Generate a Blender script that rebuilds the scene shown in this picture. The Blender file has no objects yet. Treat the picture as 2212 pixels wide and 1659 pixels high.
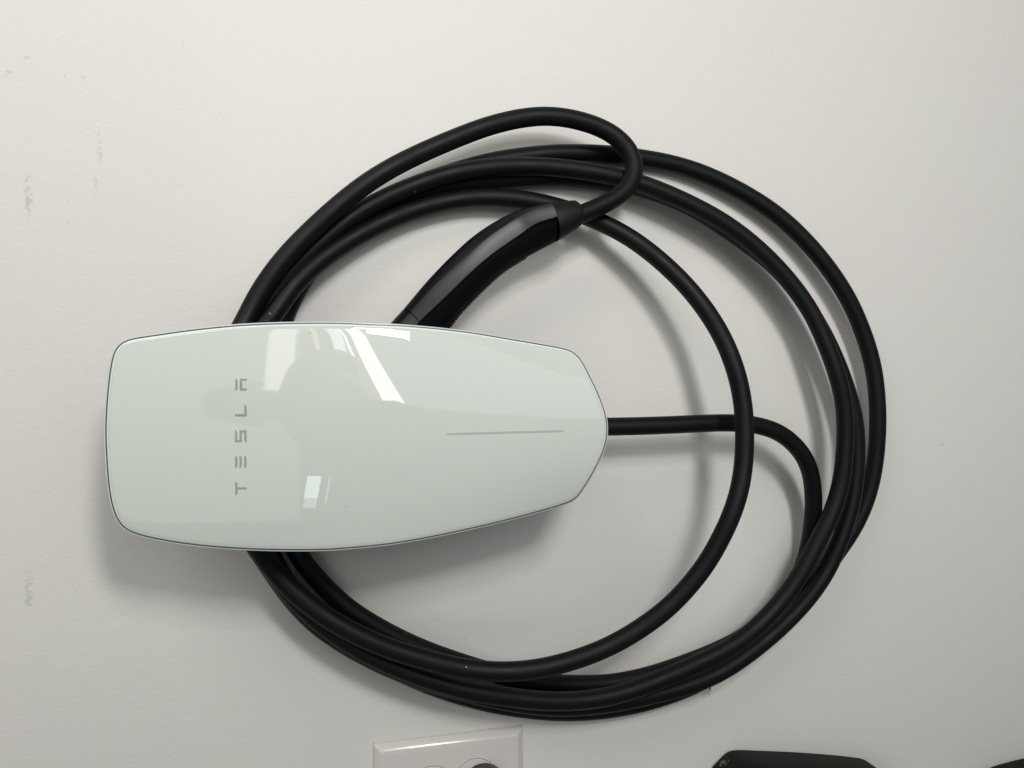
import bpy, bmesh, math, random
from mathutils import Vector, Matrix
from mathutils.geometry import tessellate_polygon
random.seed(7)
S = bpy.context.scene
C = S.collection

# ------------------------------------------------------------------ camera
# "Photo frame": x = photo right, y = photo up, z = out of the wall (metres), origin at the
# foot of the camera on the wall.  The phone was held sideways, so photo right is down in the world.
Z0 = 1.35
def W(x, y, z): return Vector((y, -z, Z0 - x))
TH = math.radians(14.5); FPX = 1662.0; CW, CH = 2212.0, 1659.0; DC = 0.646
cam = bpy.data.cameras.new("camera"); cam_o = bpy.data.objects.new("camera", cam); C.objects.link(cam_o)
S.camera = cam_o
cam.sensor_width = 36.0; cam.lens = 36.0*FPX/CW; cam.clip_start = 0.01; cam.clip_end = 60
st, ct = math.sin(TH), math.cos(TH)
r_ = W(ct, 0, st) - W(0, 0, 0); u_ = W(0, 1, 0) - W(0, 0, 0); b_ = W(-st, 0, ct) - W(0, 0, 0)
M4 = Matrix.Identity(4)
for i in range(3):
    M4[i][0] = r_[i]; M4[i][1] = u_[i]; M4[i][2] = b_[i]
M4.translation = W(0, 0, DC)
cam_o.matrix_world = M4

def U(px, py, h):
    """point at height h above the wall that the photo shows at (px, py) of 2212 x 1659"""
    u = px - CW/2; v = CH/2 - py
    d = Vector((FPX*st + u*ct, v, -FPX*ct + u*st))
    t = (h - DC)/d.z
    return Vector((d.x*t, d.y*t, h))

# ------------------------------------------------------------------ light
S.view_settings.view_transform = 'Standard'; S.view_settings.look = 'None'
S.view_settings.exposure = 0.0; S.view_settings.gamma = 1.0
wd = bpy.data.worlds.new("World"); S.world = wd; wd.use_nodes = True
bg = wd.node_tree.nodes["Background"]; bg.inputs[0].default_value = (0.97, 0.98, 0.95, 1); bg.inputs[1].default_value = 0.125

def area(name, pos, target, sx, sy, power, col, spin=0.0):
    l = bpy.data.lights.new(name, 'AREA'); l.shape = 'RECTANGLE'; l.size = sx; l.size_y = sy
    l.energy = power; l.color = col
    o = bpy.data.objects.new(name, l); C.objects.link(o)
    p = W(*pos); t = W(*target)
    o.location = p
    zax = (p - t).normalized()
    yax = (W(math.sin(spin), math.cos(spin), 0) - W(0, 0, 0)); yax = (yax - zax*yax.dot(zax)).normalized()
    xax = yax.cross(zax)
    m = Matrix((xax, yax, zax)).transposed().to_4x4(); m.translation = p
    o.matrix_world = m
    return o
area("window_light", (0.25, 0.58, 1.25), (0.15, 0.0, 0.0), 0.18, 0.14, 5.1, (1.0, 0.965, 0.915), 0.1)
area("window_light", (0.20, 0.76, 1.25), (0.15, 0.0, 0.0), 0.18, 0.16, 4.1, (0.99, 0.98, 0.95), 0.1)
area("fill_light", (-0.62, 1.02, 0.85), (0.0, 0.1, 0.0), 0.7, 0.5, 6.2, (1.0, 0.96, 0.895), 0.0)  # added warm fill for the upper left, not a known lamp of the room
# the bright far side of the room: pale wall on the photo's left, open door on its upper right
area("room_light", (-1.00, 0.05, 2.5), (-1.00, 0.05, 0.0), 1.7, 2.4, 0.82*math.pi*1.7*2.4, (0.985, 1.0, 0.95), 0.0)
area("door_light", (0.98, 0.78, 2.45), (0.98, 0.78, 0.0), 1.9, 1.3, 0.95*math.pi*1.9*1.3, (0.88, 0.96, 1.0), 0.0)
# the far windows of the room, mirrored in the glass front: (centre, width, length, radiance, colour, tilt)
for c, w, l, rad, col, sp in (((-0.235, 0.72, 2.4), .135, .88, 4.0, (1.0, .97, .90), .02), ((-0.060, 0.80, 2.4), .022, .80, 4.0, (1.0, .62, .50), -.11),
                              ((0.060, 0.76, 2.4), .072, .84, 5.5, (.86, .93, 1.0), -.14), ((0.100, 0.86, 2.4), .02, .60, 8.0, (1.0, .97, .88), -.2),
                              ((0.262, 0.56, 2.4), .11, 1.22, 9.5, (1.0, .975, .90), -.19), ((-0.08, -0.735, 2.4), .068, .25, 7.0, (.80, .96, 1.0), .08),
                              ((-0.094, -0.915, 2.4), .064, .10, 3.2, (.95, .96, 1.0), .08), ((-.005, -0.77, 2.4), .010, .30, 2.6, (.95, .98, 1.0), .08)):
    area("window_light", c, (c[0], c[1], 0), w, l, rad*math.pi*w*l, col, sp)

# ------------------------------------------------------------------ materials
def mat(name, col, rough=0.5, **kw):
    m = bpy.data.materials.new(name); m.use_nodes = True
    b = m.node_tree.nodes["Principled BSDF"]
    b.inputs["Base Color"].default_value = (*col, 1); b.inputs["Roughness"].default_value = rough
    for k, v in kw.items():
        b.inputs[k.replace('_', ' ')].default_value = v
    return m
def nodes(m): return m.node_tree.nodes, m.node_tree.links, m.node_tree.nodes["Principled BSDF"]
def N(m, t, **kw):
    n = m.node_tree.nodes.new(t)
    for k, v in kw.items(): setattr(n, k, v)
    return n
def bump(m, scale, dist, detail=3, strength=1.0, stretch=None, extra=None):
    nd, lk, b = nodes(m)
    tc = N(m, 'ShaderNodeTexCoord'); no = N(m, 'ShaderNodeTexNoise')
    no.inputs['Scale'].default_value = scale; no.inputs['Detail'].default_value = detail
    lk.new(tc.outputs['Object'], no.inputs['Vector'])
    bp = N(m, 'ShaderNodeBump'); bp.inputs['Distance'].default_value = dist; bp.inputs['Strength'].default_value = strength
    lk.new(no.outputs['Fac'], bp.inputs['Height']); lk.new(bp.outputs['Normal'], b.inputs['Normal'])
    return no, bp

# painted wall: fine roller texture, faint mottling and the scuff marks
m_wall = mat("wall_paint", (0.74, 0.73, 0.70), 0.55, Specular_IOR_Level=0.3)
def build_wall_material():
    m = m_wall; nd, lk, b = nodes(m)
    tc = N(m, 'ShaderNodeTexCoord')
    n1 = N(m, 'ShaderNodeTexNoise'); n1.inputs['Scale'].default_value = 420; n1.inputs['Detail'].default_value = 3
    n2 = N(m, 'ShaderNodeTexNoise'); n2.inputs['Scale'].default_value = 90; n2.inputs['Detail'].default_value = 2
    n3 = N(m, 'ShaderNodeTexNoise'); n3.inputs['Scale'].default_value = 5; n3.inputs['Detail'].default_value = 3
    for n in (n1, n2, n3): lk.new(tc.outputs['Object'], n.inputs['Vector'])
    b1 = N(m, 'ShaderNodeBump'); b1.inputs['Distance'].default_value = 0.00035; b1.inputs['Strength'].default_value = 0.7
    b2 = N(m, 'ShaderNodeBump'); b2.inputs['Distance'].default_value = 0.0006; b2.inputs['Strength'].default_value = 0.5
    lk.new(n1.outputs['Fac'], b1.inputs['Height']); lk.new(n2.outputs['Fac'], b2.inputs['Height'])
    lk.new(b1.outputs['Normal'], b2.inputs['Normal']); lk.new(b2.outputs['Normal'], b.inputs['Normal'])
    mixc = N(m, 'ShaderNodeMix', data_type='RGBA'); lk.new(n3.outputs['Fac'], mixc.inputs['Factor'])
    mixc.inputs['A'].default_value = (0.725, 0.695, 0.675, 1); mixc.inputs['B'].default_value = (0.705, 0.715, 0.685, 1)
    # scuffs: (px, py, half width, half height, threshold, strength), photo pixels
    marks = [(57,125,8,4,.40,.40),(20,155,8,4,.40,.35),(8,163,14,3,.46,.25),(140,165,5,9,.48,.25),(180,167,5,3,.4,.3),
             (215,318,7,42,.47,.30),(203,398,9,36,.50,.30),(61,425,11,54,.47,.50),(146,465,4,38,.53,.42),(62,1275,11,54,.48,.42),
             (2036,960,5,3,.35,.45),(1931,1062,4,10,.48,.22),(1868,680,7,14,.53,.32),(2000,1000,3,12,.48,.18),(395,92,4,5,.48,.3),
             (1003,1380,2,2,.2,.5),(900,1475,22,4,.52,.22),(860,1460,60,8,.56,.15)]
    ns = N(m, 'ShaderNodeTexNoise'); ns.inputs['Scale'].default_value = 260; ns.inputs['Detail'].default_value = 5; ns.inputs['Roughness'].default_value = .7
    lk.new(tc.outputs['Object'], ns.inputs['Vector'])
    acc = None
    for px, py, hw, hh, th, k in marks:
        p = W(*U(px, py, 0)); a = W(*U(px+hw, py, 0)); c = W(*U(px, py-hh, 0))
        ex = abs((a-p).z); ey = abs((c-p).x)
        mp = N(m, 'ShaderNodeVectorMath', operation='SUBTRACT'); lk.new(tc.outputs['Object'], mp.inputs[0]); mp.inputs[1].default_value = (p.x, 0, p.z)
        ml = N(m, 'ShaderNodeVectorMath', operation='MULTIPLY'); lk.new(mp.outputs[0], ml.inputs[0]); ml.inputs[1].default_value = (1/ey, 0, 1/ex)
        ln = N(m, 'ShaderNodeVectorMath', operation='LENGTH'); lk.new(ml.outputs[0], ln.inputs[0])
        # noise threshold rises with the distance from the mark's centre
        t1 = N(m, 'ShaderNodeMath', operation='MULTIPLY_ADD'); lk.new(ln.outputs['Value'], t1.inputs[0]); t1.inputs[1].default_value = .07; t1.inputs[2].default_value = th-.03
        s1 = N(m, 'ShaderNodeMath', operation='SUBTRACT'); lk.new(ns.outputs['Fac'], s1.inputs[0]); lk.new(t1.outputs[0], s1.inputs[1])
        s2 = N(m, 'ShaderNodeMath', operation='MULTIPLY', use_clamp=True); lk.new(s1.outputs[0], s2.inputs[0]); s2.inputs[1].default_value = 14
        cut = N(m, 'ShaderNodeMapRange'); lk.new(ln.outputs['Value'], cut.inputs[0]); cut.inputs[1].default_value = .75; cut.inputs[2].default_value = 1.15; cut.inputs[3].default_value = k; cut.inputs[4].default_value = 0
        s3 = N(m, 'ShaderNodeMath', operation='MULTIPLY'); lk.new(s2.outputs[0], s3.inputs[0]); lk.new(cut.outputs[0], s3.inputs[1])
        if acc is None: acc = s3
        else:
            mx = N(m, 'ShaderNodeMath', operation='MAXIMUM'); lk.new(acc.outputs[0], mx.inputs[0]); lk.new(s3.outputs[0], mx.inputs[1]); acc = mx
    mx = N(m, 'ShaderNodeMix', data_type='RGBA'); lk.new(acc.outputs[0], mx.inputs['Factor'])
    lk.new(mixc.outputs['Result'], mx.inputs['A']); mx.inputs['B'].default_value = (0.42, 0.41, 0.40, 1)
    lk.new(mx.outputs['Result'], b.inputs['Base Color'])
build_wall_material()

m_cable = mat("cable_rubber", (0.0024, 0.0038, 0.0044), 0.55, Specular_IOR_Level=0.22)
def cable_mat():
    m = m_cable; nd, lk, b = nodes(m)
    no, bp = bump(m, 900, 0.0001, 2, 0.35)
    tc = nd['Texture Coordinate'] if 'Texture Coordinate' in nd else N(m, 'ShaderNodeTexCoord')
    n2 = N(m, 'ShaderNodeTexNoise'); n2.inputs['Scale'].default_value = 35; n2.inputs['Detail'].default_value = 4
    lk.new(tc.outputs['Object'], n2.inputs['Vector'])
    mr = N(m, 'ShaderNodeMapRange'); lk.new(n2.outputs['Fac'], mr.inputs[0]); mr.inputs[1].default_value = .3; mr.inputs[2].default_value = .7; mr.inputs[3].default_value = .46; mr.inputs[4].default_value = .60
    lk.new(mr.outputs[0], b.inputs['Roughness'])
    # dust specks
    vo = N(m, 'ShaderNodeTexVoronoi'); vo.inputs['Scale'].default_value = 70; lk.new(tc.outputs['Object'], vo.inputs['Vector'])
    lt = N(m, 'ShaderNodeMath', operation='LESS_THAN'); lk.new(vo.outputs['Distance'], lt.inputs[0]); lt.inputs[1].default_value = .045
    sep = N(m, 'ShaderNodeSeparateColor'); lk.new(vo.outputs['Color'], sep.inputs[0])
    g = N(m, 'ShaderNodeMath', operation='GREATER_THAN'); lk.new(sep.outputs[0], g.inputs[0]); g.inputs[1].default_value = .8
    mu = N(m, 'ShaderNodeMath', operation='MULTIPLY'); lk.new(lt.outputs[0], mu.inputs[0]); lk.new(g.outputs[0], mu.inputs[1])
    mx = N(m, 'ShaderNodeMix', data_type='RGBA'); lk.new(mu.outputs[0], mx.inputs['Factor'])
    mx.inputs['A'].default_value = (0.0024, 0.0038, 0.0044, 1); mx.inputs['B'].default_value = (0.25, 0.25, 0.24, 1)
    lk.new(mx.outputs['Result'], b.inputs['Base Color'])
cable_mat()
m_glass = mat("white_glass", (0.615, 0.66, 0.62), 0.7, Specular_IOR_Level=0.0, Coat_Weight=1.0, Coat_Roughness=0.012, Coat_IOR=1.5)
def specks(m, dark, scale, size, share):
    nd, lk, b = nodes(m); base = tuple(b.inputs["Base Color"].default_value)
    tc = N(m, 'ShaderNodeTexCoord'); vo = N(m, 'ShaderNodeTexVoronoi'); vo.inputs['Scale'].default_value = scale; lk.new(tc.outputs['Object'], vo.inputs['Vector'])
    lt = N(m, 'ShaderNodeMath', operation='LESS_THAN'); lk.new(vo.outputs['Distance'], lt.inputs[0]); lt.inputs[1].default_value = size
    sep = N(m, 'ShaderNodeSeparateColor'); lk.new(vo.outputs['Color'], sep.inputs[0])
    g = N(m, 'ShaderNodeMath', operation='GREATER_THAN'); lk.new(sep.outputs[0], g.inputs[0]); g.inputs[1].default_value = 1-share
    mu = N(m, 'ShaderNodeMath', operation='MULTIPLY'); lk.new(lt.outputs[0], mu.inputs[0]); lk.new(g.outputs[0], mu.inputs[1])
    mx = N(m, 'ShaderNodeMix', data_type='RGBA'); lk.new(mu.outputs[0], mx.inputs['Factor']); mx.inputs['A'].default_value = base; mx.inputs['B'].default_value = (*dark, 1)
    lk.new(mx.outputs['Result'], b.inputs['Base Color'])
    # faint smears: the gloss is a little uneven
    n = N(m, 'ShaderNodeTexNoise'); n.inputs['Scale'].default_value = 14; n.inputs['Detail'].default_value = 5; lk.new(tc.outputs['Object'], n.inputs['Vector'])
    mr = N(m, 'ShaderNodeMapRange'); lk.new(n.outputs['Fac'], mr.inputs[0]); mr.inputs[1].default_value = .4; mr.inputs[2].default_value = .75; mr.inputs[3].default_value = .012; mr.inputs[4].default_value = .06
    lk.new(mr.outputs[0], b.inputs['Coat Roughness'])
specks(m_glass, (.30, .29, .27), 101, .045, .06)
m_edge = mat("glass_edge_highlight", (0.84, 0.90, 0.86), 0.15)  # lighter tint: the lit glow of the glass edge put into the colour
m_print = mat("grey_print", (0.33, 0.33, 0.315), 0.6, Specular_IOR_Level=0.0, Coat_Weight=1.0, Coat_Roughness=0.012, Coat_IOR=1.5)
m_line = mat("light_bar_diffuser", (0.46, 0.50, 0.475), 0.6, Specular_IOR_Level=0.0, Coat_Weight=1.0, Coat_Roughness=0.012, Coat_IOR=1.5)
m_trim = mat("pale_trim", (0.62, 0.68, 0.70), 0.15)
m_gasket = mat("dark_gasket", (0.075, 0.082, 0.092), 0.4)
m_house = mat("grey_housing_plastic", (0.16, 0.165, 0.17), 0.5)
m_shell = mat("black_satin_plastic", (0.004, 0.0048, 0.0065), 0.33, Specular_IOR_Level=0.26)
no_, bp_ = bump(m_shell, 1400, 0.00012, 2, .3)
m_grip = mat("black_soft_grip", (0.0015, 0.002, 0.0035), 0.6, Specular_IOR_Level=0.12)
m_rib = mat("highlit_rubber_rib", (0.020, 0.021, 0.021), 0.6, Specular_IOR_Level=0.3)  # paler than the grip: highlights on the rib edges put into the colour
m_collar = mat("black_collar_rubber", (0.0045, 0.005, 0.006), 0.55, Specular_IOR_Level=0.25)
m_plate = mat("white_cover_plastic", (0.69, 0.665, 0.645), 0.16)
m_bead = mat("paint_bead_and_shade", (0.60, 0.59, 0.56), 0.7)
m_sock = mat("white_socket_plastic", (0.68, 0.66, 0.63), 0.25)
m_blk = mat("black_moulded_plastic", (0.012, 0.0125, 0.014), 0.42)
m_clip = mat("pale_clip_plastic", (0.74, 0.74, 0.70), 0.3)

def scuffed(m, centre, rad):
    nd, lk, b = nodes(m)
    tc = N(m, 'ShaderNodeTexCoord'); no = N(m, 'ShaderNodeTexNoise'); no.inputs['Scale'].default_value = 330; no.inputs['Detail'].default_value = 6
    lk.new(tc.outputs['Object'], no.inputs['Vector'])
    sb = N(m, 'ShaderNodeVectorMath', operation='DISTANCE'); lk.new(tc.outputs['Object'], sb.inputs[0]); sb.inputs[1].default_value = centre
    mr = N(m, 'ShaderNodeMapRange'); lk.new(sb.outputs['Value'], mr.inputs[0]); mr.inputs[1].default_value = 0; mr.inputs[2].default_value = rad; mr.inputs[3].default_value = .36; mr.inputs[4].default_value = .8
    s = N(m, 'ShaderNodeMath', operation='SUBTRACT'); lk.new(no.outputs['Fac'], s.inputs[0]); lk.new(mr.outputs[0], s.inputs[1])
    s2 = N(m, 'ShaderNodeMath', operation='MULTIPLY', use_clamp=True); lk.new(s.outputs[0], s2.inputs[0]); s2.inputs[1].default_value = 7
    mx = N(m, 'ShaderNodeMix', data_type='RGBA'); lk.new(s2.outputs[0], mx.inputs['Factor'])
    mx.inputs['A'].default_value = b.inputs['Base Color'].default_value; mx.inputs['B'].default_value = (0.16, 0.145, 0.14, 1)
    lk.new(mx.outputs['Result'], b.inputs['Base Color'])

# ------------------------------------------------------------------ helpers
def mesh_obj(name, verts, faces, material, parent=None, smooth=True, autosmooth=None, world=False):
    """verts in the photo frame"""
    me = bpy.data.meshes.new(name)
    vs = [v if world else W(*v) for v in verts]
    if parent is not None:
        o0 = parent.matrix_world.translation if parent.parent is None else parent.parent.location
        vs = [v - base_of(parent) for v in vs]
    me.from_pydata([tuple(v) for v in vs], [], faces)
    bm = bmesh.new(); bm.from_mesh(me); bmesh.ops.recalc_face_normals(bm, faces=bm.faces); bm.to_mesh(me); bm.free()
    me.materials.append(material)
    if smooth:
        for p in me.polygons: p.use_smooth = True
        if autosmooth is not None:
            me.set_sharp_from_angle(angle=math.radians(autosmooth))
    o = bpy.data.objects.new(name, me); C.objects.link(o)
    if parent is not None: o.parent = parent
    return o
def base_of(o):
    v = Vector((0, 0, 0))
    while o is not None: v += o.location; o = o.parent
    return v
def thing(name, label, cat, at):
    o = bpy.data.objects.new(name, None); C.objects.link(o); o.location = W(*at); o.empty_display_size = .02
    o['label'] = label; o['category'] = cat
    return o
def tag(o, label, cat): o['label'] = label; o['category'] = cat; return o

def spline(pts, n=10):
    """centripetal Catmull-Rom through 3-D points"""
    P = [pts[0]*2 - pts[1]] + pts + [pts[-1]*2 - pts[-2]]
    out = []
    for i in range(1, len(P)-2):
        p0, p1, p2, p3 = P[i-1:i+3]
        t0 = 0; t1 = t0 + max((p1-p0).length, 1e-6)**.5; t2 = t1 + max((p2-p1).length, 1e-6)**.5; t3 = t2 + max((p3-p2).length, 1e-6)**.5
        for k in range(n):
            t = t1 + (t2-t1)*k/n
            a1 = p0*((t1-t)/(t1-t0)) + p1*((t-t0)/(t1-t0)); a2 = p1*((t2-t)/(t2-t1)) + p2*((t-t1)/(t2-t1)); a3 = p2*((t3-t)/(t3-t2)) + p3*((t-t2)/(t3-t2))
            b1 = a1*((t2-t)/(t2-t0)) + a2*((t-t0)/(t2-t0)); b2 = a2*((t3-t)/(t3-t1)) + a3*((t-t1)/(t3-t1))
            out.append(b1*((t2-t)/(t2-t1)) + b2*((t-t1)/(t2-t1)))
    out.append(pts[-1].copy())
    return out
def resample(pts, step):
    out = [pts[0]]; acc = 0
    for a, b in zip(pts, pts[1:]):
        L = (b-a).length
        while acc + L >= step and L > 0:
            t = (step-acc)/L; a = a + (b-a)*t; out.append(a); L = (b-a).length; acc = 0
        acc += L
    out.append(pts[-1]); return out
def smooth_path(pts, it=3):
    for _ in range(it):
        pts = [pts[0]] + [(pts[i-1] + pts[i]*2 + pts[i+1])/4 for i in range(1, len(pts)-1)] + [pts[-1]]
    return pts
def tube(path, r, seg=20):
    verts = []; faces = []; nrm = None; n = len(path)
    for i, p in enumerate(path):
        t = (path[min(i+1, n-1)] - path[max(i-1, 0)]).normalized()
        if nrm is None: nrm = t.orthogonal().normalized()
        nrm = (nrm - t*nrm.dot(t)).normalized(); bn = t.cross(nrm)
        rr = r(i/(n-1)) if callable(r) else r
        for k in range(seg):
            a = 2*math.pi*k/seg; verts.append(p + nrm*(rr*math.cos(a)) + bn*(rr*math.sin(a)))
        if i:
            for k in range(seg):
                faces.append(((i-1)*seg+k, (i-1)*seg+(k+1) % seg, i*seg+(k+1) % seg, i*seg+k))
    faces.append(tuple(range(seg))[::-1]); faces.append(tuple((n-1)*seg+k for k in range(seg)))
    return verts, faces
def loft(rings, cap=True, closed=True):
    verts = []; faces = []; m = len(rings[0])
    for i, r in enumerate(rings):
        verts += r
        if i:
            for k in range(m if closed else m-1):
                faces.append(((i-1)*m+k, (i-1)*m+(k+1) % m, i*m+(k+1) % m, i*m+k))
    if cap: faces.append(tuple(range(m))[::-1]); faces.append(tuple((len(rings)-1)*m+k for k in range(m)))
    return verts, faces

# ------------------------------------------------------------------ the wall
v = [(-2.2, -1.6, 0), (1.35, -1.6, 0), (1.35, 1.6, 0), (-2.2, 1.6, 0)]
v2 = [(x, y, -0.12) for x, y, z in v]
wall = mesh_obj("wall", v+v2, [(0,1,2,3),(7,6,5,4),(0,4,5,1),(1,5,6,2),(2,6,7,3),(3,7,4,0)], m_wall, smooth=False)
wall['kind'] = 'structure'

# ------------------------------------------------------------------ wall charger
def outl(lst, ox, oy, s=.33066): return [(ox+s*x, oy+s*y) for x, y in lst]
ZA = (208.5, 669.3); ZB = (768.0, 669.3)
OUT = outl([(210,186),(400,155),(600,127),(895,97),(1150,84),(1400,80),(1640,82)], *ZA)
OUT += outl([(60,88),(230,93),(400,104),(600,122),(800,147),(1000,179),(1200,211),(1370,241),(1425,258),(1465,290),(1492,330),(1530,420),(1580,540),(1615,640),(1632,720),(1636,790),(1630,850),(1608,930),(1570,1025),(1520,1125),(1482,1195),(1452,1240),(1418,1265),(1370,1282),(1200,1330),(1000,1380),(800,1425),(600,1466),(400,1503),(200,1533),(0,1553)], *ZB)
OUT += outl([(1500,1567),(1200,1570),(900,1560),(700,1545),(500,1520),(330,1488),(230,1458),(175,1425),(135,1372),(105,1290),(85,1180),(74,1050),(66,900),(63,760),(69,620),(80,470),(98,330),(120,255),(158,210)], *ZA)
HE = 0.0965                                     # height of the rim
def closed_resample(pts, n):
    P = pts[-3:] + pts + pts[:4]
    sp = spline(P, 12); sp = sp[3*12:-3*12]
    L = [0]
    for a, b in zip(sp, sp[1:]): L.append(L[-1] + (b-a).length)
    out = []; j = 0
    for k in range(n):
        t = L[-1]*k/n
        while L[j+1] < t: j += 1
        f = (t-L[j])/max(L[j+1]-L[j], 1e-9); out.append(sp[j].lerp(sp[j+1], f))
    return out
NO = 240
EDGE = closed_resample([U(x, y, HE) for x, y in OUT], NO)
for _ in range(2): EDGE = [(EDGE[i-1] + EDGE[i]*4 + EDGE[(i+1) % NO])/6 for i in range(NO)]
def inset(ring, d):
    n = len(ring); out = []
    for i in range(n):
        t = (ring[(i+2) % n] - ring[i-2]); nn = Vector((t.y, -t.x, 0)).normalized()
        out.append(ring[i] + nn*d)
    return out
cx = sum(p.x for p in EDGE)/NO; cy = sum(p.y for p in EDGE)/NO
if (inset(EDGE, .01)[0] - Vector((cx, cy, HE))).length > (EDGE[0] - Vector((cx, cy, HE))).length: SGN = -1
else: SGN = 1
YC = U(1090, 934, .104).y; YC0 = U(400, 941, .104).y
XM = cx
def axis_y(x): return (YC0+YC)/2
RT, RL = 0.40, 2.2
def face_h(x, y):
    k = 1.08 + 2.2*min(max((x-XM+.02)/.17, 0.0), 1.0)**2          # more strongly rounded towards the narrow end
    return 0.1105 - k*(y-axis_y(x))**2 - (x-XM)**2/(2*RL)
charger = thing("wall_charger", "white glass fronted charger with grey letters mounted on the painted wall", "charger", (cx, cy, 0))
def ring_at(d, hf):
    R = inset(EDGE, SGN*d)
    return [Vector((p.x, p.y, hf(p))) for p in R]
G0 = 0.0019
rings = []
for d, drop in ((G0, .0052), (G0, .0014), (G0+.0002, .0009), (G0+.0006, .0005), (G0+.0013, .0002), (G0+.0022, .00006), (G0+.0034, .0)):
    rings.append(ring_at(d, lambda p: face_h(p.x, p.y) - drop))
last = rings[-1]
x0s, x1s = cx-.085, cx+.06
KN = 16
for k in range(1, KN+1):
    t = min(k/KN, .995)
    rr = []
    for p in last:
        q = Vector((p.x + (x0s + (x1s-x0s)*(p.x-(cx-.165))/.33 - p.x)*t, p.y + (axis_y(p.x) - p.y)*t, 0))
        q.z = face_h(q.x, q.y); rr.append(q)
    rings.append(rr)
vs, fs = loft(rings, cap=False)
# zip the two sides of the last, needle-thin ring together
m = NO; base = (len(rings)-1)*m
lo = min(range(m), key=lambda k: rings[-1][k].x); hi = max(range(m), key=lambda k: rings[-1][k].x)
a_ = [(lo+k) % m for k in range((hi-lo) % m + 1)]; b_s = [(lo-k) % m for k in range((lo-hi) % m + 1)]
ia = ib = 0
while ia < len(a_)-1 or ib < len(b_s)-1:
    adv = ib >= len(b_s)-1 or (ia < len(a_)-1 and rings[-1][a_[ia+1]].x <= rings[-1][b_s[ib+1]].x)
    tri = (a_[ia], a_[ia+1], b_s[ib]) if adv else (a_[ia], b_s[ib+1], b_s[ib])
    if len(set(tri)) == 3: fs.append(tuple(base+t for t in tri))
    if adv: ia += 1
    else: ib += 1
fs.append(tuple(range(m))[::-1])
front = mesh_obj("glass_front", vs, fs, m_glass, charger, autosmooth=50)
# dark seam and pale rim
R_ = lambda d, drop: ring_at(d, lambda p: face_h(p.x, p.y) - drop)
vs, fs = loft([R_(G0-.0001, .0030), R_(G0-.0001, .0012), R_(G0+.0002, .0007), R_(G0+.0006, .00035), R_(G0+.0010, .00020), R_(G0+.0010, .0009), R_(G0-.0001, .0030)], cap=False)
mesh_obj("edge_highlight", vs, fs, m_edge, charger, autosmooth=60)
vs, fs = loft([R_(.0042, .0056), R_(.0009, .0056), R_(.0009, .0016), R_(.0021, .0016), R_(.0042, .0056)], cap=False)
mesh_obj("seam_gasket", vs, fs, m_gasket, charger, autosmooth=40)
vs, fs = loft([R_(.0060, .0130), R_(.0020, .0100), R_(.0004, .0060), R_(.0, .0038), R_(.0, .0022), R_(.0002, .0015), R_(.0005, .0012), R_(.00092, .0012), R_(.00092, .0056), R_(.0060, .0056), R_(.0060, .0130)], cap=False)
mesh_obj("rim", vs, fs, m_trim, charger, autosmooth=40)
vs, fs = loft([R_(.0062, .0128), R_(.0062, .0058)])
mesh_obj("back_plate", vs, fs, m_house, charger, smooth=False)
# housing behind the front: narrower, stands on the wall
xa = U(655, 900, .05).x; xb = U(1210, 900, .05).x
HP = []
for i in range(72):
    a = 2*math.pi*i/72; ca, sa = math.cos(a), math.sin(a)
    ex = abs(ca)**.45*(1 if ca > 0 else -1); ey = abs(sa)**.45*(1 if sa > 0 else -1)
    HP.append((ex, ey))
def house_ring(z, g, w):
    w2 = w
    return [Vector(((xa+xb)/2 + ex*((xb-xa)/2+g), axis_y(0) + ey*(w2*(1-.3*(ex+1)/2)), z)) for ex, ey in HP]
vs, fs = loft([house_ring(0.0, 0, .046), house_ring(.02, 0, .046), house_ring(.07, 0, .045), house_ring(.086, 0, .047)])
mesh_obj("housing", vs, fs, m_house, charger, autosmooth=40)
# cable outlet collar at the foot of the housing
po = [U(1180, 924, .042), U(1262, 922, .043)]
vs, fs = tube([po[0], po[0].lerp(po[1], .7), po[1]], lambda t: .0115 if t < .8 else .0095)
mesh_obj("cable_outlet", vs, fs, m_house, charger, autosmooth=40)

def face_pt(px, py, lift=.00025):
    h = .105
    for _ in range(3):
        p = U(px, py, h); h = face_h(p.x, p.y)
    return Vector((p.x, p.y, h+lift))
def decal(name, polys, material, thick=.00035):
    vs = []; fs = []
    for poly in polys:
        dp = []
        for (x0, y0), (x1, y1) in zip(poly, poly[1:]+poly[:1]):
            kk = max(1, int(math.hypot(x1-x0, y1-y0)/12))
            dp += [(x0+(x1-x0)*k/kk, y0+(y1-y0)*k/kk) for k in range(kk)]
        pts = [face_pt(*p) for p in dp]; n = len(pts); b = len(vs)
        vs += pts + [Vector((p.x, p.y, p.z-thick)) for p in pts]
        if name == "light_bar":
            for i in range(n//2-1): fs.append((b+i, b+i+1, b+n-2-i, b+n-1-i))
        else:
            for tri in tessellate_polygon([[Vector((p.x, p.y, 0)) for p in pts]]): fs.append(tuple(b+i for i in tri))
        for i in range(n): fs.append((b+i, b+(i+1) % n, b+n+(i+1) % n, b+n+i))
    return mesh_obj(name, vs, fs, material, charger, smooth=False)
def L(lst): return [(482.8+.17528*x, 795.5+.17528*y) for x, y in lst]
def blade(x, y0, y1, w=28): return L([(x, y0), (x+w*.3, y0+3), (x+w*.7, y0+11), (x+w*.93, y0+20), (x+w, y0+30), (x+w, y1-30), (x+w*.93, y1-20), (x+w*.7, y1-11), (x+w*.3, y1-3), (x, y1)])
decal("letter", [blade(145, 1397, 1561), L([(173,1467),(285,1465),(285,1491),(173,1493)])], m_print)
decal("letter", [blade(143, 1076, 1228), blade(197, 1076, 1228), blade(255, 1076, 1228)], m_print)
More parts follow.
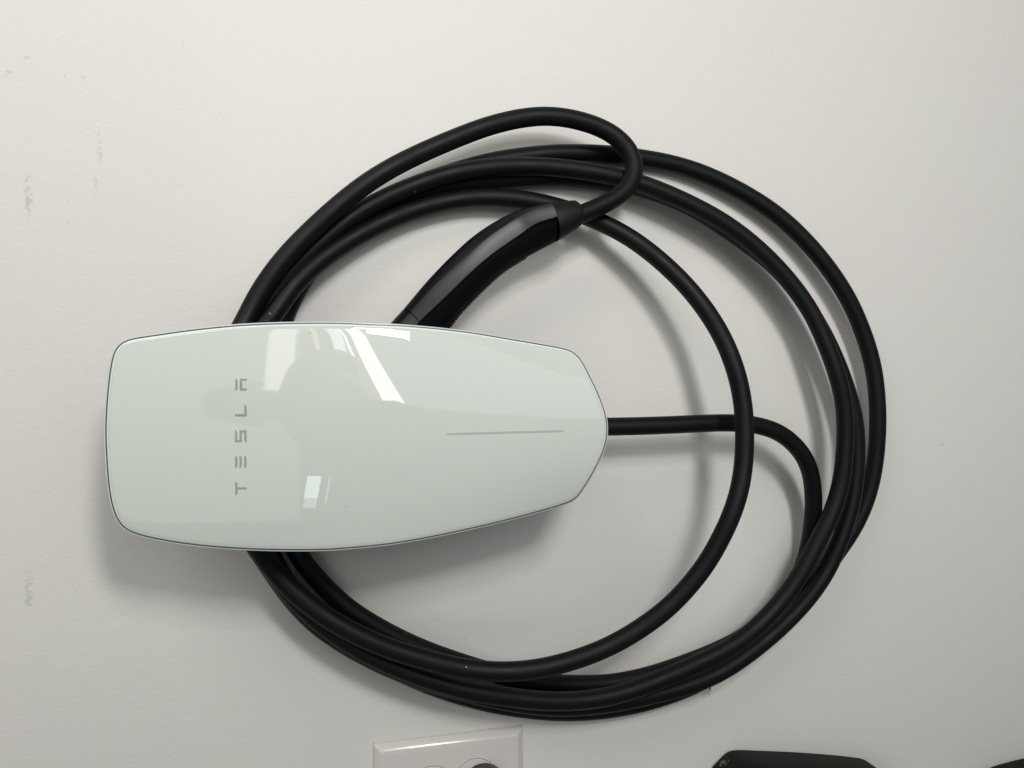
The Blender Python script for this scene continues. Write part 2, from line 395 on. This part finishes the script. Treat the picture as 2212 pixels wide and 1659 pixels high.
decal("letter", [L([(142,764),(150,767),(161,777),(168,793),(168,882),(198,882),(198,763),(284,763),(284,914),(276,911),(264,900),(256,882),(256,790),(226,790),(226,909),(142,909)])], m_print)
decal("letter", [L([(143,564),(257,564),(257,447),(266,450),(277,460),(285,478),(285,591),(143,591)])], m_print)
decal("letter", [blade(145, 127, 278), L([(200,128),(287,128),(287,153),(230,153),(230,247),(287,247),(287,273),(200,273)])], m_print)
bar = [(965+25.3*k, 937.2-.66*k-2.2*(1 if 0 < k < 10 else .6)) for k in range(11)]
bar += [(x, y+4.4 if 0 < k < 10 else y+2.64) for k, (x, y) in list(enumerate(bar))[::-1]]
decal("light_bar", [bar], m_line)

# ------------------------------------------------------------------ charging cable
# one continuous run, (px, py, height above the wall)
def z(lst, hs):
    n = len(lst); out = []
    for i, (x, y) in enumerate(lst):
        f = i/max(n-1, 1)*(len(hs)-1); k = min(int(f), len(hs)-2); f -= k
        out.append((x, y, hs[k]*(1-f) + hs[k+1]*f))
    return out
run = []
# out of the unit, right, round and down behind the bundle, back left along the bottom
run += z([(1225,923),(1288,922),(1361,921),(1460,917.5),(1543,913.5),(1588,913),(1629,917),(1668,926),(1703,946),(1729,973),(1748,1004)], [.043,.043,.040])
run += z([(1756,1049),(1758,1099),(1753,1150),(1743,1200),(1728,1244),(1706,1284)], [.034,.012])
run += z([(1668,1328),(1612,1373),(1549,1405.5),(1486,1430.5),(1415,1455.5),(1323,1476),(1229,1478),(1149,1473),(1046,1447.5),(911,1402),(828,1362),(746,1311),(693,1259),(662,1225),(642,1198)], [.009,.010,.020])
run += z([(618,1140),(592,1060),(578,960),(580,860),(588,780)], [.016,.010])
# second lap: out over the top edge, widest arc on the right
run += z([(607,700),(640,628),(695,545),(760,480),(850,420),(930,388),(1001,365)], [.010,.010])
run += z([(1050,351),(1097,342.5),(1176.6,332.5),(1256,330.5),(1325,333.7),(1387,341.6),(1449.6,352.7),(1507.5,370),(1565.5,395),(1623,426),(1680.5,464.6),(1727,506.7),(1769,553),(1803.6,599),(1834.5,649),(1857,698.7),(1876,752),(1888,799),(1894,850),(1896.5,900),(1895,953),(1888.4,1012.7),(1876.8,1065.6),(1860,1110),(1839,1150),(1809,1193)], [.009,.010,.022,.022,.012])
run += z([(1765,1252),(1715,1312),(1650,1372),(1580,1428),(1529.5,1466),(1458.3,1497),(1383.7,1520),(1303.8,1534),(1236,1538.5),(1166.6,1535.5),(1097,1526),(1046,1516.5),(946.7,1487),(880.6,1459),(784.7,1411),(736.7,1378),(692,1340),(650,1300),(617,1258)], [.009,.009])
run += z([(580,1190),(548,1100),(528,1000),(522,900),(530,800)], [.016,.012])
# third lap
run += z([(577,706),(608,648),(655,588),(720,520),(800,463),(880,424),(960,402),(1030,391)], [.011,.010])
run += z([(1097,388),(1176.6,383),(1256,386),(1330,395),(1380,404),(1442,425),(1500,450),(1564,491.6),(1616,528.5),(1666.7,568),(1707,610.7),(1748,668),(1784,730),(1806,778),(1821.5,817),(1831,847),(1846,900),(1851,953),(1850,1016),(1842,1080.5),(1832,1118.5),(1815,1168),(1791.7,1224),(1756,1279.5),(1709,1333),(1641,1394),(1566.6,1447),(1503.5,1476),(1437.5,1495),(1368,1511),(1305.5,1522),(1236,1528),(1166.6,1526),(1097,1516)], [.010,.014,.032,.034,.026,.024])
run += z([(1000,1494),(910,1469),(828,1436),(745,1392),(682,1348),(635,1300),(604,1256)], [.023,.026])
run += z([(560,1190),(515,1100),(485,1000),(478,900),(490,800)], [.034,.034])
# fourth lap
run += z([(560,690),(588,632),(621,592),(670,542.5),(736.5,486),(786,451.6),(852,418.5),(918,392),(1001,369),(1097,359)], [.026,.024])
run += z([(1176.6,359.5),(1256,368),(1327,380.7),(1383,395.5),(1446,420),(1504,447),(1561.5,478.5),(1619,520.6),(1677,575),(1723.4,630.5),(1754,676),(1777,725.7),(1795,770),(1812,820),(1823,867),(1827,917),(1825.5,966),(1820,1030),(1810,1072),(1796,1113.5),(1769,1164),(1737,1228),(1704,1279),(1649,1342),(1591,1390.6),(1505,1434),(1416.6,1472),(1362.8,1492),(1302,1508),(1239.6,1515),(1166.6,1514.5),(1097,1506),(994.6,1488.7)], [.024,.034,.050,.048,.040,.038])
run += z([(913.6,1464),(828,1430),(750,1387),(690,1344),(640,1297),(600,1248)], [.038,.040])
run += z([(560,1180),(510,1080),(478,980),(475,880),(500,780)], [.050,.046])
# fifth lap, the small inner one
run += z([(588,688),(611,647),(644,605),(687,565.6),(756,518),(826,481),(895,453),(968,434),(1034,425.5),(1097,427.5),(1157,435),(1240,457)], [.040,.030,.018,.016,.022])
run += z([(1328.5,494),(1386,530),(1447.6,581.5),(1490,625),(1533,681),(1562.7,732),(1585,785),(1601,845),(1607.5,892),(1609,933),(1607.5,996),(1599,1055.7),(1580,1115),(1555.5,1166),(1522.5,1224),(1482,1273),(1443,1314),(1368,1368),(1305.5,1402),(1246.5,1424),(1184,1441.6),(1123,1450.5),(1056,1451),(986,1442),(923.5,1426),(832,1399),(737,1353),(692,1325),(647,1290),(607,1251),(577,1213)], [.032,.078,.088,.068,.052,.044])
run += z([(540,1160),(500,1070),(470,970),(462,870),(475,790)], [.056,.058])
# last lap: over the front of the others to the handle
run += z([(525,706.5),(546,658),(568.5,620),(610,562),(665,504.5),(736.5,439),(807,385),(891,339),(976,302),(1045,275),(1097,260.5),(1145,252),(1188.5,249.5),(1253,260),(1320,285),(1352,312),(1368,335),(1375,360),(1370,391),(1352,414),(1323,434),(1290,449),(1258,462),(1235,470)], [.044,.040,.036,.036,.044,.048])
path = resample(smooth_path(spline([U(*p) for p in run], 8), 6), .004)
path = smooth_path(path, 16)
cable = thing("charging_cable", "thick black cable coiled in wide loops round the white charger, with a handle", "cable", tuple(U(1609, 933, 0)))
vs, fs = tube(path, .00765, 24)
mesh_obj("cord", vs, fs, m_cable, cable, autosmooth=60)

# handle -----------------------------------------------------------------
handle = bpy.data.objects.new("charging_handle", None); C.objects.link(handle); handle.parent = cable
handle.location = W(*U(1060, 560, .06)) - cable.location; handle['label'] = "black plug handle with ribbed grip"
# stations: upper edge, first crease, second crease, lower edge (photo pixels), base height
ST = [((815,732),(826,742),(848,766),(892,810),.046),
      ((843,699),(853,709),(875,731),(919,775),.046),
      ((872,667),(882,677.5),(903,700),(947,745),.046),
      ((923,607),(935,619),(960,645),(994,681.5),.047),
      ((979,549),(995,566),(1018,589),(1050,623),.048),
      ((1024,509),(1037,526.6),(1058.6,555),(1085,590.6),.048),
      ((1080,473),(1090,489),(1109,520),(1133.5,559),.048),
      ((1129,452),(1136,463),(1150.5,492),(1174,536.5),.049),
      ((1178,439.5),(1184,448),(1199,477),(1202,522),.050)]
def dense(k, n=6):
    pts = [U(*s[k], s[4]) for s in ST]; return spline(pts, n)
DU, D1, D2, DL = (dense(k) for k in range(4))
ns = len(DU)
for k in (1, 2): pass
shell_r = []; grip_r = []; sta = []
i_seam = 2*6                                   # seam between nose and shell
for i in range(ns):
    u, a, b, l = DU[i], D1[i].copy(), D2[i].copy(), DL[i]
    w = (l-u).length
    c = (u+l)/2
    lat = (l-u).normalized(); out = Vector((0, 0, 1))
    def pt(f, hz): return u + lat*(w*f) + out*hz
    fa = (a-u).dot(lat)/w; fb = (b-u).dot(lat)/w
    hh = .0125
    if i/(ns-1) > .8: hh = .0125 + .003*((i/(ns-1)-.8)/.2)
    top = [pt(.0, .0), pt(.004, hh*.30), pt(fa*.35, hh*.66), pt(fa*.75, hh*.92), pt(fa, hh*1.03), pt(fa+.035, hh*1.06), pt(fa+(fb-fa)*.55, hh*1.13), pt(fb-.03, hh*1.15), pt(fb, hh*1.08)]
    shell_r.append(top + [pt(fb-.03, hh*.6), pt(.3, -hh*.2), pt(.1, -hh*.5)])
    g = [pt(fb-.01, hh*.90), pt(fb+.06, hh*.86), pt(fb+(1-fb)*.45, hh*.66), pt(fb+(1-fb)*.72, hh*.42), pt(.965, hh*.1), pt(.995, -hh*.22), pt(.97, -hh*.6), pt(.8, -hh*1.1), pt(.5, -hh*1.3), pt(.2, -hh*1.1), pt(.03, -hh*.55), pt(.01, -hh*.1), pt(fb*.5, hh*.5)]
    grip_r.append(g)
def wrap(rs): return rs
vs, fs = loft(shell_r[i_seam:]); mesh_obj("shell", vs, fs, m_shell, handle, autosmooth=14)
def shrink(r, k):
    c = sum(r, Vector())/len(r); return [c + (p-c)*k for p in r]
vs, fs = loft(shell_r[:i_seam-1] + [[p.lerp(q, .75) for p, q in zip(shell_r[i_seam-1], shell_r[i_seam])]]); mesh_obj("nose", vs, fs, m_shell, handle, autosmooth=14)
vs, fs = loft(grip_r); mesh_obj("grip", vs, fs, m_grip, handle, autosmooth=38)
# ribs along the lower edge of the grip
axis_len = [0]
for i in range(1, ns): axis_len.append(axis_len[-1] + (DL[i]-DL[i-1]).length)
def ring_interp(rs, s):
    j = 0
    while j < ns-2 and axis_len[j+1] < s: j += 1
    f = (s-axis_len[j])/(axis_len[j+1]-axis_len[j]); return [p.lerp(q, f) for p, q in zip(rs[j], rs[j+1])]
s = axis_len[12]; s_end = axis_len[-12]
while s < s_end:
    r1 = ring_interp(grip_r, s)
    r0 = ring_interp(grip_r, s-.0007); r2 = ring_interp(grip_r, s+.0007)
    idx = [3, 4, 5, 6, 7]
    outn = []
    cc = sum(r1, Vector())/len(r1)
    vs = []; fs = []
    for k, j in enumerate(idx):
        d = (r1[j]-cc).normalized(); e = .0012 if 0 < k < 4 else 0.0
        vs += [r0[j]-d*.0004, r1[j]+d*e, r2[j]-d*.0004]
        if k:
            b = 3*(k-1)
            fs += [(b, b+1, b+4, b+3), (b+1, b+2, b+5, b+4)]
    mesh_obj("rib", vs, fs, m_rib, handle, smooth=False)
    s += .0023
# rounded cap of the handle and the conical collar round the cable
def sec(px1, py1, px2, py2, h, bulge, n=20, depth=.9):
    a = U(px1, py1, h); b = U(px2, py2, h); c = (a+b)/2; r = (b-a).length/2; lat = (b-a).normalized()
    ax = lat.cross(Vector((0, 0, 1))).normalized()
    if ax.x < 0: ax = -ax
    out = []
    for k in range(n):
        t = 2*math.pi*k/n
        out.append(c - lat*(r*math.cos(t)) + Vector((0, 0, 1))*(r*depth*math.sin(t)) + ax*(bulge*math.sin(t) if math.sin(t) > 0 else 0))
    return out
vs, fs = loft([sec(1178.5,439.5,1201.5,522.5,.0497,.0026,depth=.74), sec(1180,438.8,1203.5,521.5,.0497,.0026,depth=.75), sec(1204,436,1222,510.5,.049,.0025,depth=.80), sec(1232,433.5,1247,494,.049,.002,depth=.88), sec(1238,433.5,1252,489,.049,.0018,depth=.9), sec(1242,436,1255,486,.049,.0016,depth=.9), sec(1244,440,1255,482,.049,.0014,depth=.9)])
mesh_obj("collar", vs, fs, m_collar, handle, autosmooth=50)

# ------------------------------------------------------------------ clear clip on the wall under the bundle
clip = thing("cable_clip", "pale plastic clip hooked over the lowest outer strand of the cable coil", "clip", tuple(U(1555, 1480, 0)))
def prism(name, pts, h0, h1, material, parent):
    a = [U(x, y, h1) for x, y in pts]; n = len(a)
    vs = a + [Vector((p.x, p.y, h0)) for p in a]
    fs = [tuple(range(n)), tuple(range(n, 2*n))[::-1]] + [(i, (i+1) % n, n+(i+1) % n, n+i) for i in range(n)]
    return mesh_obj(name, vs, fs, material, parent, smooth=False)
prism("hook", [(1536,1483),(1576,1462.5),(1576.6,1468.5),(1556,1481),(1536.2,1492.5)], .0170, .0184, m_clip, clip)
prism("hook_side", [(1536.4,1488),(1576.2,1466),(1576.6,1468.5),(1556,1481),(1536.2,1492.5)], .0012, .0169, m_clip, clip)
prism("base", [(1529.5,1494),(1573,1469),(1574,1477),(1556,1488),(1534,1500.5)], .0001, .0011, m_clip, clip)

# ------------------------------------------------------------------ outlet cover plate
pl = [U(806, 1605.5, 0), U(1127.5, 1567, 0)]
ex = (pl[1]-pl[0]); wpl = ex.length; ex.normalize(); ey = Vector((ex.y, -ex.x, 0))
hpl = .079
outlet = thing("outlet_cover", "glossy white outlet cover plate on the wall under the cable coil", "outlet", tuple(pl[0]))
def plate_ring(i, zz, rc=.0012):
    pts = []
    cs = [(i, i), (wpl-i, i), (wpl-i, hpl-i), (i, hpl-i)]; dirs = [(1, 1), (-1, 1), (-1, -1), (1, -1)]
    for (x, y), (dx, dy), a0 in zip(cs, dirs, (180, 270, 0, 90)):
        for k in range(5):
            a = math.radians(a0 + 90*k/4); X = x+dx*rc+rc*math.cos(a); Y = y+dy*rc+rc*math.sin(a)
            pts.append(pl[0] + ex*X + ey*Y + Vector((0, 0, zz)))
    return pts
vs, fs = loft([plate_ring(0, .0001), plate_ring(0, .0018), plate_ring(.0006, .0026), plate_ring(.0040, .0052, .0016), plate_ring(.0052, .0062, .0018), plate_ring(.0062, .0064, .002), plate_ring(.010, .0064, .002)])
mesh_obj("cover_plate", vs, fs, m_plate, outlet, autosmooth=60)
# uneven bead of old paint along the plate's edge, greyed to stand for the shadow line there
bead = []
for k in range(60):
    t = k/59
    bead.append(pl[0] + ex*(wpl*t) - ey*(.0004 + random.uniform(-.0003, .0002)) + Vector((0, 0, .0003)))
vs, fs = tube(bead, lambda t: .00055 + .0002*math.sin(37*t) + .00015*math.sin(91*t+1), 8)
mesh_obj("paint_bead", vs, fs, m_bead, outlet)
def socket_ring(c, r, zz, flat=.8, n=48):
    out = []
    for k in range(n):
        a = 2*math.pi*k/n; x = r*math.cos(a); y = r*math.sin(a)
        x = max(-r*flat, min(r*flat, x)); out.append(c + ex*x + ey*y + Vector((0, 0, zz)))
    return out
cA = U(933, 1656, .006) + ey*.0172; cB = U(1027, 1640, .006) + ey*.0172
for c in (cA, cB):
    c.z = 0
    vs, fs = loft([socket_ring(c, .0178, .0055, .84), socket_ring(c, .0178, .0068, .84), socket_ring(c, .0174, .0073, .84)])
    so = mesh_obj("receptacle", vs, fs, m_sock, outlet, autosmooth=30)
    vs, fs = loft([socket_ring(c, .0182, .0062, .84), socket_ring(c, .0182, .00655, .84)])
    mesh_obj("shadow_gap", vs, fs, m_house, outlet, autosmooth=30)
    for off, hl in ((-.0064, .004), (.0064, .0034)):
        q = c + ey*off; vv = []
        for sx, sy in ((-hl, -.001), (hl, -.001), (hl, .001), (-hl, .001)): vv.append(q + ex*sx*0 + ex*sx + ey*sy + Vector((0, 0, .0074)))
        vv += [p - Vector((0, 0, .0012)) for p in vv]
        mesh_obj("slot", vv, [(0,1,2,3),(7,6,5,4),(0,4,5,1),(1,5,6,2),(2,6,7,3),(3,7,4,0)], m_gasket, so, smooth=False)
# black plug in the right-hand receptacle
plug = thing("power_plug", "black power plug pushed into the white outlet under the cable coil", "plug", tuple(cB))
pc0 = cB + ex*.006 + ey*.0010
def el(zz, r, n=32, k=1.12): return [pc0 + ex*(r*k*math.cos(2*math.pi*i/n)) + ey*(r*math.sin(2*math.pi*i/n)) + Vector((0, 0, zz)) for i in range(n)]
vs, fs = loft([el(.0076, .0146), el(.0082, .0152), el(.018, .0152), el(.026, .0140), el(.030, .0115), el(.0315, .008)])
mesh_obj("plug_body", vs, fs, m_blk, plug, autosmooth=50)
cp = [pc0 + Vector((0, 0, .022)), pc0 + ey*.02 + Vector((0, 0, .024)), pc0 + ey*.05 + Vector((0, 0, .020)), pc0 + ey*.10 + ex*.01 + Vector((0, 0, .012)), pc0 + ey*.20 + ex*.03 + Vector((0, 0, .006)), pc0 + ey*.35 + ex*.05 + Vector((0, 0, .006))]
vs, fs = tube(spline(cp, 10), .0042, 12)
mesh_obj("cord", vs, fs, m_cable, plug, autosmooth=60)

# ------------------------------------------------------------------ dark things cut by the lower edge of the frame
def slab(name, outline, h0, h1, material, rnd=.006, parent=None):
    """closed outline in photo pixels at the front height h1"""
    P = [U(x, y, h0+.004) for x, y in outline]; n = 160
    R = closed_resample(P, n)
    gx = sum(p.x for p in R)/n; gy = sum(p.y for p in R)/n
    sg = SGN_for(R, gx, gy)
    def rg(d, zz): return [Vector((p.x, p.y, zz)) for p in inset(R, sg*d)]
    rr = [rg(.001, h0), rg(0, h0+.002)]
    for k in range(0, 6):
        a = math.pi/2*k/5; rr.append(rg(rnd*(1-math.cos(a)), h1-rnd+rnd*math.sin(a)))
    vs, fs = loft(rr)
    return mesh_obj(name, vs, fs, material, parent, autosmooth=45)
def SGN_for(R, gx, gy):
    c = Vector((gx, gy, R[0].z)); return -1 if sum((p-c).length for p in inset(R, .004)) > sum((p-c).length for p in R) else 1
m_case = mat("scuffed_black_plastic", (0.005, 0.0055, 0.006), 0.7, Specular_IOR_Level=0.2)
m_case2 = mat("dull_black_plastic", (0.006, 0.0065, 0.007), 0.7, Specular_IOR_Level=0.2)
scuffed(m_case, W(*U(1562, 1646, .010)), .013)
case = slab("black_case", [(1540,1664),(1556,1645),(1570,1631),(1580,1625),(1592,1622.5),(1650,1624),(1720,1627),(1800,1633),(1850,1638.5),(1868,1642),(1880,1650),(1900,1672),(1925,1720),(1935,1790),(1925,1850),(1750,1860),(1560,1850),(1535,1790),(1528,1720)], .002, .045, m_case, .010)
tag(case, "black plastic case with a scuffed grey corner below the cable coil", "case")
cov = slab("black_cover", [(2090,1690),(2150,1659),(2185,1648.5),(2215,1641),(2260,1634),(2330,1632),(2390,1650),(2410,1720),(2390,1800),(2250,1830),(2110,1800),(2070,1730)], .002, .030, m_case2, .009)
tag(cov, "curved black plastic cover in the lower right corner of the photo", "cover")

# ------------------------------------------------------------------ the person taking the picture (mirrored in the glass front)
def skin(name, chains, material, parent, levels=1):
    """chains: lists of (x, y, z, radius) in the photo frame; a chain starting with an int joins that vertex"""
    vs = []; es = []; rs = []
    for ch in chains:
        prev = None
        for p in ch:
            if isinstance(p, int): prev = p; continue
            vs.append(W(*p[:3]) - base_of(parent)); rs.append(p[3])
            if prev is not None: es.append((prev, len(vs)-1))
            prev = len(vs)-1
    me = bpy.data.meshes.new(name); me.from_pydata([tuple(v) for v in vs], es, [])
    me.materials.append(material)
    o = bpy.data.objects.new(name, me); C.objects.link(o); o.parent = parent
    md = o.modifiers.new("skin", 'SKIN'); md.use_smooth_shade = True
    sd = o.modifiers.new("smooth", 'SUBSURF'); sd.levels = sd.render_levels = levels
    if not me.skin_vertices: me.attributes.new("skin", 'FLOAT', 'POINT')
    for i, r in enumerate(rs):
        me.skin_vertices[0].data[i].radius = (r, r); me.skin_vertices[0].data[i].use_root = (i == 0)
    return o
m_skin = mat("skin", (0.45, 0.28, 0.21), 0.55)
m_shirt = mat("grey_knit", (0.16, 0.165, 0.17), 0.9); bump(m_shirt, 300, .001, 3, .6)
m_jean = mat("dark_denim", (0.05, 0.06, 0.09), 0.9); bump(m_jean, 500, .0006, 2, .6)
m_hair = mat("dark_hair", (0.03, 0.022, 0.018), 0.7); bump(m_hair, 220, .002, 4, .8)
person = thing("person", "person in a grey shirt holding up a phone, mirrored in the glass front", "person", (1.34, -.13, 1.16))
body = [[(.52,-.13,1.16,.09), (.32,-.12,1.14,.09), (.12,-.08,1.13,.10), (.0,-.04,1.12,.08), (-.07,.01,1.10,.055), (-.13,.04,1.075,.075), (-.19,.05,1.065,.088), (-.25,.055,1.07,.07)]]
def hand(sy, wy):
    """five fingers bent round the phone"""
    out = []
    return out
# right arm (photo up) and left arm
body.append([3, (-.03,.10,1.12,.055), (-.005,.19,1.07,.050), (.01,.215,.97,.040), (.025,.18,.87,.034), (.035,.115,.755,.026), (.045,.085,.715,.030)])
nR = 14
body.append([3, (.02,-.17,1.13,.065), (.04,-.24,1.10,.055), (.20,-.31,.97,.042), (.13,-.22,.86,.036), (.07,-.125,.755,.026), (.065,-.085,.715,.030)])
nL = 20
body[1] = body[1]; 
idx_r = 8+6-1; idx_l = 8+12-1
k0 = 20
for base, sg, x0 in ((idx_r, 1, .030), (idx_l, -1, .055)):
    for f in range(4):
        x = x0 + .020*(f-1); ln = (.9, 1.0, .95, .78)[f]
        body.append([base, (x, sg*.062, .690, .0095), (x, sg*(.045), .6665+.012, .0085), (x+.002, sg*(.045-.020*ln), .676, .0075)])
    body.append([base, (x0-.030, sg*.066, .708, .011), (x0-.040, sg*.045, .690, .0095), (x0-.038, sg*.022, .680, .0085)])
body.append([0, (.60,-.22,1.17,.065), (.93,-.24,1.13,.050), (1.25,-.24,1.16,.040), (1.31,-.24,1.10,.036), (1.325,-.25,1.02,.028)])
body.append([0, (.60,-.04,1.17,.065), (.93,-.03,1.13,.050), (1.25,-.03,1.16,.040), (1.31,-.03,1.10,.036), (1.325,-.02,1.02,.028)])
skin("body", body, m_skin, person, 2)
skin("shirt", [[(.60,-.13,1.165,.155), (.50,-.13,1.16,.15), (.32,-.12,1.14,.135), (.12,-.08,1.13,.145), (-.02,-.04,1.12,.120), (-.07,.0,1.11,.070)],
               [4, (-.03,.10,1.12,.100), (-.005,.20,1.07,.100), (.01,.225,.97,.085), (.025,.18,.87,.058), (.035,.125,.77,.036)],
               [4, (.02,-.17,1.13,.077), (.04,-.24,1.10,.067), (.20,-.31,.97,.053), (.13,-.22,.86,.044), (.07,-.135,.77,.036)]], m_shirt, person, 2)
skin("trousers", [[(.46,-.13,1.16,.115), (.56,-.13,1.17,.125)], [1, (.62,-.22,1.17,.105), (.93,-.24,1.13,.075), (1.26,-.24,1.16,.055)],
                  [1, (.62,-.04,1.17,.105), (.93,-.03,1.13,.075), (1.26,-.03,1.16,.055)]], m_jean, person, 2)
def ball(name, c, r, material, parent, n=14):
    rr = []
    for i in range(1, n):
        a = math.pi*i/n
        rr.append([Vector((c[0] - r[0]*math.cos(a), c[1] + r[1]*math.sin(a)*math.cos(2*math.pi*k/20), c[2] + r[2]*math.sin(a)*math.sin(2*math.pi*k/20))) for k in range(20)])
    vs, fs = loft(rr); return mesh_obj(name, vs, fs, material, parent)
ball("hair", (-.215, .052, 1.095), (.085, .090, .088), m_hair, person)
ball("nose", (-.165, .048, .982), (.020, .012, .014), m_skin, person, 8)
for yy in (.020, .078): ball("eye", (-.192, yy, .992), (.009, .014, .008), m_plate, person, 8)
for yy in (-.040, .142): ball("ear", (-.175, yy, 1.07), (.030, .010, .018), m_skin, person, 8)
ball("mouth", (-.128, .045, 1.003), (.006, .022, .006), mat("lips", (.40, .18, .15), .5), person, 8)
phr = []
for zz, e in ((.656, .0015), (.657, 0), (.663, 0), (.664, .0015)):
    r = []
    for (cx_, cy_), a0 in (((.125, .027), 0), ((-.015, .027), 90), ((-.015, -.027), 180), ((.125, -.027), 270)):
        for k in range(5):
            a = math.radians(a0+90*k/4); r.append(Vector((cx_ + (.009-e)*math.cos(a), cy_ + (.009-e)*math.sin(a), zz)))
    phr.append(r)
vs, fs = loft(phr)
tag(mesh_obj("phone", vs, fs, m_shell, None, autosmooth=40), "dark phone held up by the person, mirrored in the glass front", "phone")
